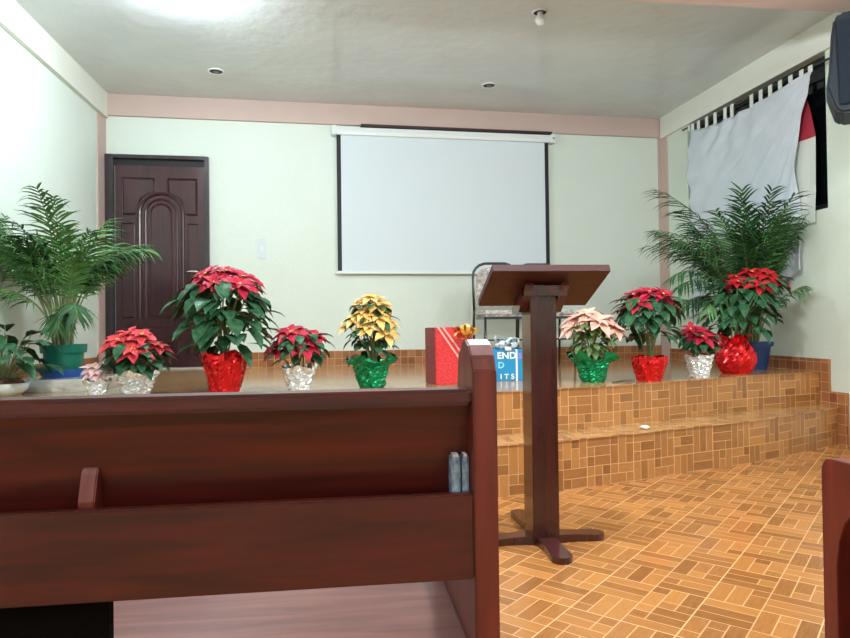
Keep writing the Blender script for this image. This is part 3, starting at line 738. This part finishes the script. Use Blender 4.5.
# ------------------------------------------------------------------ palms
def frond(parent, base, az, L, lift, arch, lmat, rnd, nl=22, ll=.2, start=.46, lim=None):
    mb = MB(); pts = []; p = Vector(base); ang = lift
    n = 26
    h = Vector((math.cos(az), math.sin(az), 0))
    for i in range(n+1):
        pts.append(p.copy()); t = i/n
        a = ang - arch*t**1.5
        p = p + (h*math.cos(a)+Vector((0, 0, math.sin(a))))*(L/n)
    mb.tube(pts, [lerp(.008, .0015, i/n) for i in range(n+1)], 5, mi=1)
    side = Vector((-h.y, h.x, 0))
    for k in range(nl):
        t = start+(1-start)*(k+.3)/nl; f = t*n; i = min(n-1, int(f)); q = pts[i].lerp(pts[i+1], f-i)
        tg = (pts[i+1]-pts[i]).normalized(); nn = side.cross(tg)
        tt = (t-start)/(1-start); l_ = ll*(math.sin(math.pi*(.18+.72*tt))**.7)*rnd.uniform(.85, 1.1)
        for s in (-1, 1):
            d = tg*(.75+.9*tt)+side*s*1.0+nn*.35+Vector((rnd.uniform(-.22, .22), rnd.uniform(-.22, .22), rnd.uniform(-.2, .2)))
            leaf(mb, q, d, nn, l_, .015, droop=rnd.uniform(.15, .7), fold=.35, shape=[.5, 1, .9, .55, .02])
    if lim:
        def cl(x): 
            if x < lim[0]: x = lim[0]+.03*math.tanh((x-lim[0])*3)
            if x > lim[1]: x = lim[1]+.03*math.tanh((x-lim[1])*3)
            return x
        mb.v = [(cl(v[0]), min(v[1], lim[2]), v[2]) for v in mb.v]
    mb.build('frond', [lmat, STEM], parent)
def palm(loc, pot_fn, fronds, lmats, label, seed, wall=None):
    rnd = random.Random(seed); e = empty('areca_palm', loc, 0, label, 'potted palm')
    zb = pot_fn(e)
    st = MB()
    for (az, L, lift, arch, ll) in fronds:
        az = math.radians(az); r = .06*rnd.random(); b = Vector((r*math.cos(az), r*math.sin(az), zb))
        frond(e, b, az, L, math.radians(lift), math.radians(arch), rnd.choice(lmats), rnd, nl=21, ll=ll, lim=wall)
    for k in range(12):
        az = rnd.uniform(0, 6.28); r = .05*rnd.random()
        b = Vector((r*math.cos(az), r*math.sin(az), zb)); t = b+Vector((.05*math.cos(az), .05*math.sin(az), rnd.uniform(.25, .5))); st.tube([b, b.lerp(t, .5), t], [.009, .007, .004], 6)
    st.build('cane_stems', PALMSTEM, e)
    return e
def pot_left(e):
    mb = MB(); mb.lathe([(.001, 0), (.108, 0), (.122, .145), (.122, .15), (.138, .15), (.142, .205), (.132, .205), (.125, .19), (.001, .18)], n=36); mb.build('pot', GPOT, e, smooth=False)
    mb = MB(); mb.lathe([(.001, .192), (.128, .195)], n=24); mb.build('soil', SOIL, e)
    return .19
BXZ = .61
FL = []
rr = random.Random(77)
for k in range(22):
    az = 360*k/22+rr.uniform(-12, 12); c = math.cos(math.radians(az))
    L = rr.uniform(.80, 1.12); lift = rr.uniform(74, 88); arch = rr.uniform(25, 70)
    if c > .4: L = rr.uniform(.7, .88); lift = rr.uniform(80, 89)
    if c < -.2: L *= .9; lift = rr.uniform(78, 88); arch = rr.uniform(20, 60)
    FL.append((az, L, lift, arch, .22))
FL += [(4, .98, 86, 98, .24), (-12, .92, 85, 92, .24), (15, .95, 87, 86, .23), (-60, .62, 72, 130, .22), (-72, .56, 68, 140, .21), (-100, .95, 80, 60, .24), (-140, 1.0, 80, 60, .24), (-120, .75, 70, 110, .22), (-75, 1.05, 84, 48, .24), (180, 1.05, 82, 60, .24), (200, 1.0, 80, 80, .24), (165, .9, 76, 95, .22)]
palm((-1.84, 4.62, BXZ+.008), pot_left, FL, [PALM, PALM, PALMD], 'big feathery areca palm in a thick-rimmed green pot on the foil box at the left', 6, wall=(-.39, 9, 9))
mb = MB(); mb.lathe([(.001, 0), (.125, 0), (.155, .045), (.165, .047), (.165, .05), (.152, .05), (.120, .008), (.001, .006)], n=32)
o = mb.build('plant_saucer', BLUEP, smooth=False); o.location = (-1.84, 4.62, BXZ+.0005); tag(o, 'blue plastic saucer under the green palm pot on the silver box', 'saucer')
# foil covered box
mb = MB(); mb.box((-.24, -.20, 0), (.28, .24, BXZ-ZS))
o = mb.build('foil_box', FOILBOX, bevel=.005); o.location = (-1.80, 4.52, ZS); o.rotation_euler = (0, 0, -.06); tag(o, 'low box wrapped in crinkled silver paper under the left palm', 'box')

def pot_right(e):
    mb = MB(); mb.lathe([(.001, 0), (.11, 0), (.14, .19), (.16, .19), (.163, .225), (.15, .225), (.14, .2), (.001, .19)], n=32); mb.build('pot', NAVY, e)
    return .2
FR = []
rr = random.Random(41)
for k in range(38):
    az = 360*k/38+rr.uniform(-10, 10); L = rr.uniform(.98, 1.32); lift = rr.uniform(72, 88); arch = rr.uniform(20, 70)
    if -75 < ((az+180) % 360)-180 < 75: L *= .85; lift = rr.uniform(80, 89); arch = rr.uniform(12, 40)
    FR.append((az, L, lift, arch, .25))
FR += [(180, 1.62, 82, 66, .28), (190, 1.4, 76, 80, .27), (172, 1.3, 72, 75, .26), (205, 1.15, 62, 95, .26), (215, 1.0, 66, 125, .25), (-60, .7, 76, 80, .22), (225, .9, 54, 100, .25), (165, .95, 55, 85, .23), (195, 1.0, 66, 130, .24), (240, 1.0, 70, 115, .25), (-90, 1.3, 82, 45, .26), (-110, 1.3, 80, 55, .26), (-130, 1.25, 78, 65, .26), (200, 1.2, 70, 105, .25)]
palm((3.37, 5.02, ZS), pot_right, FR, [PALMD, PALMD, PALMD, PALM], 'large dark areca palm in a blue pot in the right corner under the curtain', 9, wall=(-9, .17, 1.3))

# broad-leaf plant far left
pl = empty('peace_lily', (-2.0, 4.18, ZS), 0, 'broad-leaved green plant in a low pale bowl at the left edge', 'potted plant')
mb = MB(); mb.lathe([(.001, 0), (.085, 0), (.12, .03), (.135, .075), (.125, .075), (.11, .06), (.001, .06)], n=32); mb.build('bowl', WPOT, pl, smooth=True)
mb = MB(); mb.lathe([(.001, .105), (.085, .10), (.118, .065)], n=20); mb.build('soil', SOIL, pl)
rnd = random.Random(4); mb = MB(); stm = MB()
for k in range(46):
    an = k*2.399; el = rnd.uniform(.4, 1.4); L = rnd.uniform(.10, .22)+.20*max(0, el-.8)
    d = Vector((math.cos(an)*math.cos(el), math.sin(an)*math.cos(el), math.sin(el))); b = Vector((0, 0, .1))+Vector((d.x, d.y, 0))*.05; q = b+d*L
    if q.x < -.18: q.x = -.18
    stm.tube([b, b.lerp(q, .6)+Vector((0, 0, .01)), q], [.004, .003, .002], 5)
    dd = Vector((d.x*1.3, d.y*1.3, .35-.5*rnd.random()))
    if q.x+dd.x*.15 < -.2: dd.x = .2
    leaf(mb, q, dd, Vector((0, 0, 1)), rnd.uniform(.14, .22), rnd.uniform(.07, .10), droop=rnd.uniform(.3, .7), fold=.2, nseg=4, shape=[.1, .8, 1, .6, .01])
mb.build('foliage', LEAF, pl); stm.build('stems', STEM, pl)

# ------------------------------------------------------------------ gifts
gb = empty('gift_bag', (.705, 4.33, ZS), math.radians(14), 'tall shiny red gift bag with diagonal pink ribbon and gold bow, behind the pew end', 'gift')
mb = MB(); mb.box((-.125, -.09, 0), (.14, .09, .375)); mb.build('bag_body', [REDP], gb, bevel=.004)
mb = MB(); mb.box((-.128, -.088, .004), (-.126, .088, .372)); mb.build('side_gusset', REDPS, gb)
for k in (0, .035):
    mb = MB(); 
    mb.prism([(-.115+k, .375), (-.10+k, .375), (.10+k*.4, .10+k*1.2), (.10+k*.4, .08+k*1.2)], lambda a, b, t: Vector((a, t, b)), -.0925, -.0945); mb.build('ribbon', RIB, gb)
def bow(parent, c, R, mt, n, seed, name='bow', flat=.7, w=.02):
    rnd = random.Random(seed); mb = MB()
    for k in range(n):
        an = 2*math.pi*k/n+rnd.uniform(-.2, .2); el = rnd.uniform(-.1, .9)
        d = Vector((math.cos(an)*math.cos(el), math.sin(an)*math.cos(el)*flat, math.sin(el))); s = d.cross(Vector((0, 0, 1))).normalized(); u = s.cross(d)
        l_ = R*rnd.uniform(.8, 1.1); pts = []
        for q in range(9):
            a = math.pi*2*q/8; pts.append(c+d*l_*.5*(1-math.cos(a))+u*l_*.25*math.sin(a))
        for i in range(8):
            mb.face([pts[i]-s*w/2, pts[i+1]-s*w/2, pts[i+1]+s*w/2, pts[i]+s*w/2])
    o = mb.build(name, mt, parent, smooth=True); return o
bow(gb, Vector((.085, -.12, .325)), .10, GOLD, 14, 3, w=.026)
bx = empty('gift_box', (1.145, 4.50, ZS), math.radians(-6), 'bright blue gift box with an icy white bow and white lettering, beside the pew end', 'gift')
mb = MB(); mb.box((-.145, -.075, 0), (.125, .075, .215)); mb.build('box_body', BLUB, bx, bevel=.003)
mb = MB(); mb.box((.060, -.0775, 0), (.072, -.0755, .216)); mb.box((.060, -.076, .2155), (.072, .076, .217)); mb.build('ribbon', BOW, bx)
bow(bx, Vector((.0, -.03, .222)), .11, BOW, 16, 12, w=.045)
def text(s, size, loc, mt, parent, rz=0):
    cu = bpy.data.curves.new('t', 'FONT'); cu.body = s; cu.size = size; cu.extrude = .0008; cu.offset = size*.03; cu.space_character = 1.05
    to = bpy.data.objects.new('t', cu); COL.objects.link(to)
    dg = bpy.context.evaluated_depsgraph_get(); me = bpy.data.meshes.new_from_object(to.evaluated_get(dg))
    bpy.data.objects.remove(to)
    o = bpy.data.objects.new('lettering', me); me.materials.clear(); me.materials.append(mt); COL.objects.link(o); o.parent = parent
    o.location = loc; o.rotation_euler = (math.pi/2, 0, rz)
text('END', .064, (-.07, -.077, .153), LETT, bx)
text('D', .06, (-.065, -.077, .088), LETT2, bx)
text('I T S', .05, (-.05, -.078, .012), LETT, bx)
text('S', .05, (.078, -.077, .153), LETT3, bx)

# ------------------------------------------------------------------ litter
rnd = random.Random(2); mb = MB(); mb.sphere((0, 0, .012), .02, 9, 6, sz=.6)
mb.v = [(x*1.5+rnd.uniform(-.006, .006), y+rnd.uniform(-.006, .006), z+rnd.uniform(-.003, .004)) for x, y, z in mb.v]
o = mb.build('paper_scrap', PAPER); o.location = (1.80, 3.735, ZT); tag(o, 'crumpled scrap of white paper on the edge of the step', 'paper')
mb = MB(); mb.tube([(0, 0, .004), (.05, .012, .01), (.10, .005, .012), (.12, -.015, .006), (.07, -.025, .004), (.02, -.018, .004), (-.04, -.022, .004)], .003, 6)
o = mb.build('loose_strap', STRAP, smooth=True); o.location = (1.79, 4.10, ZS); tag(o, 'thin dark looped strip lying on the stage beside the red wrapped pot', 'strap')
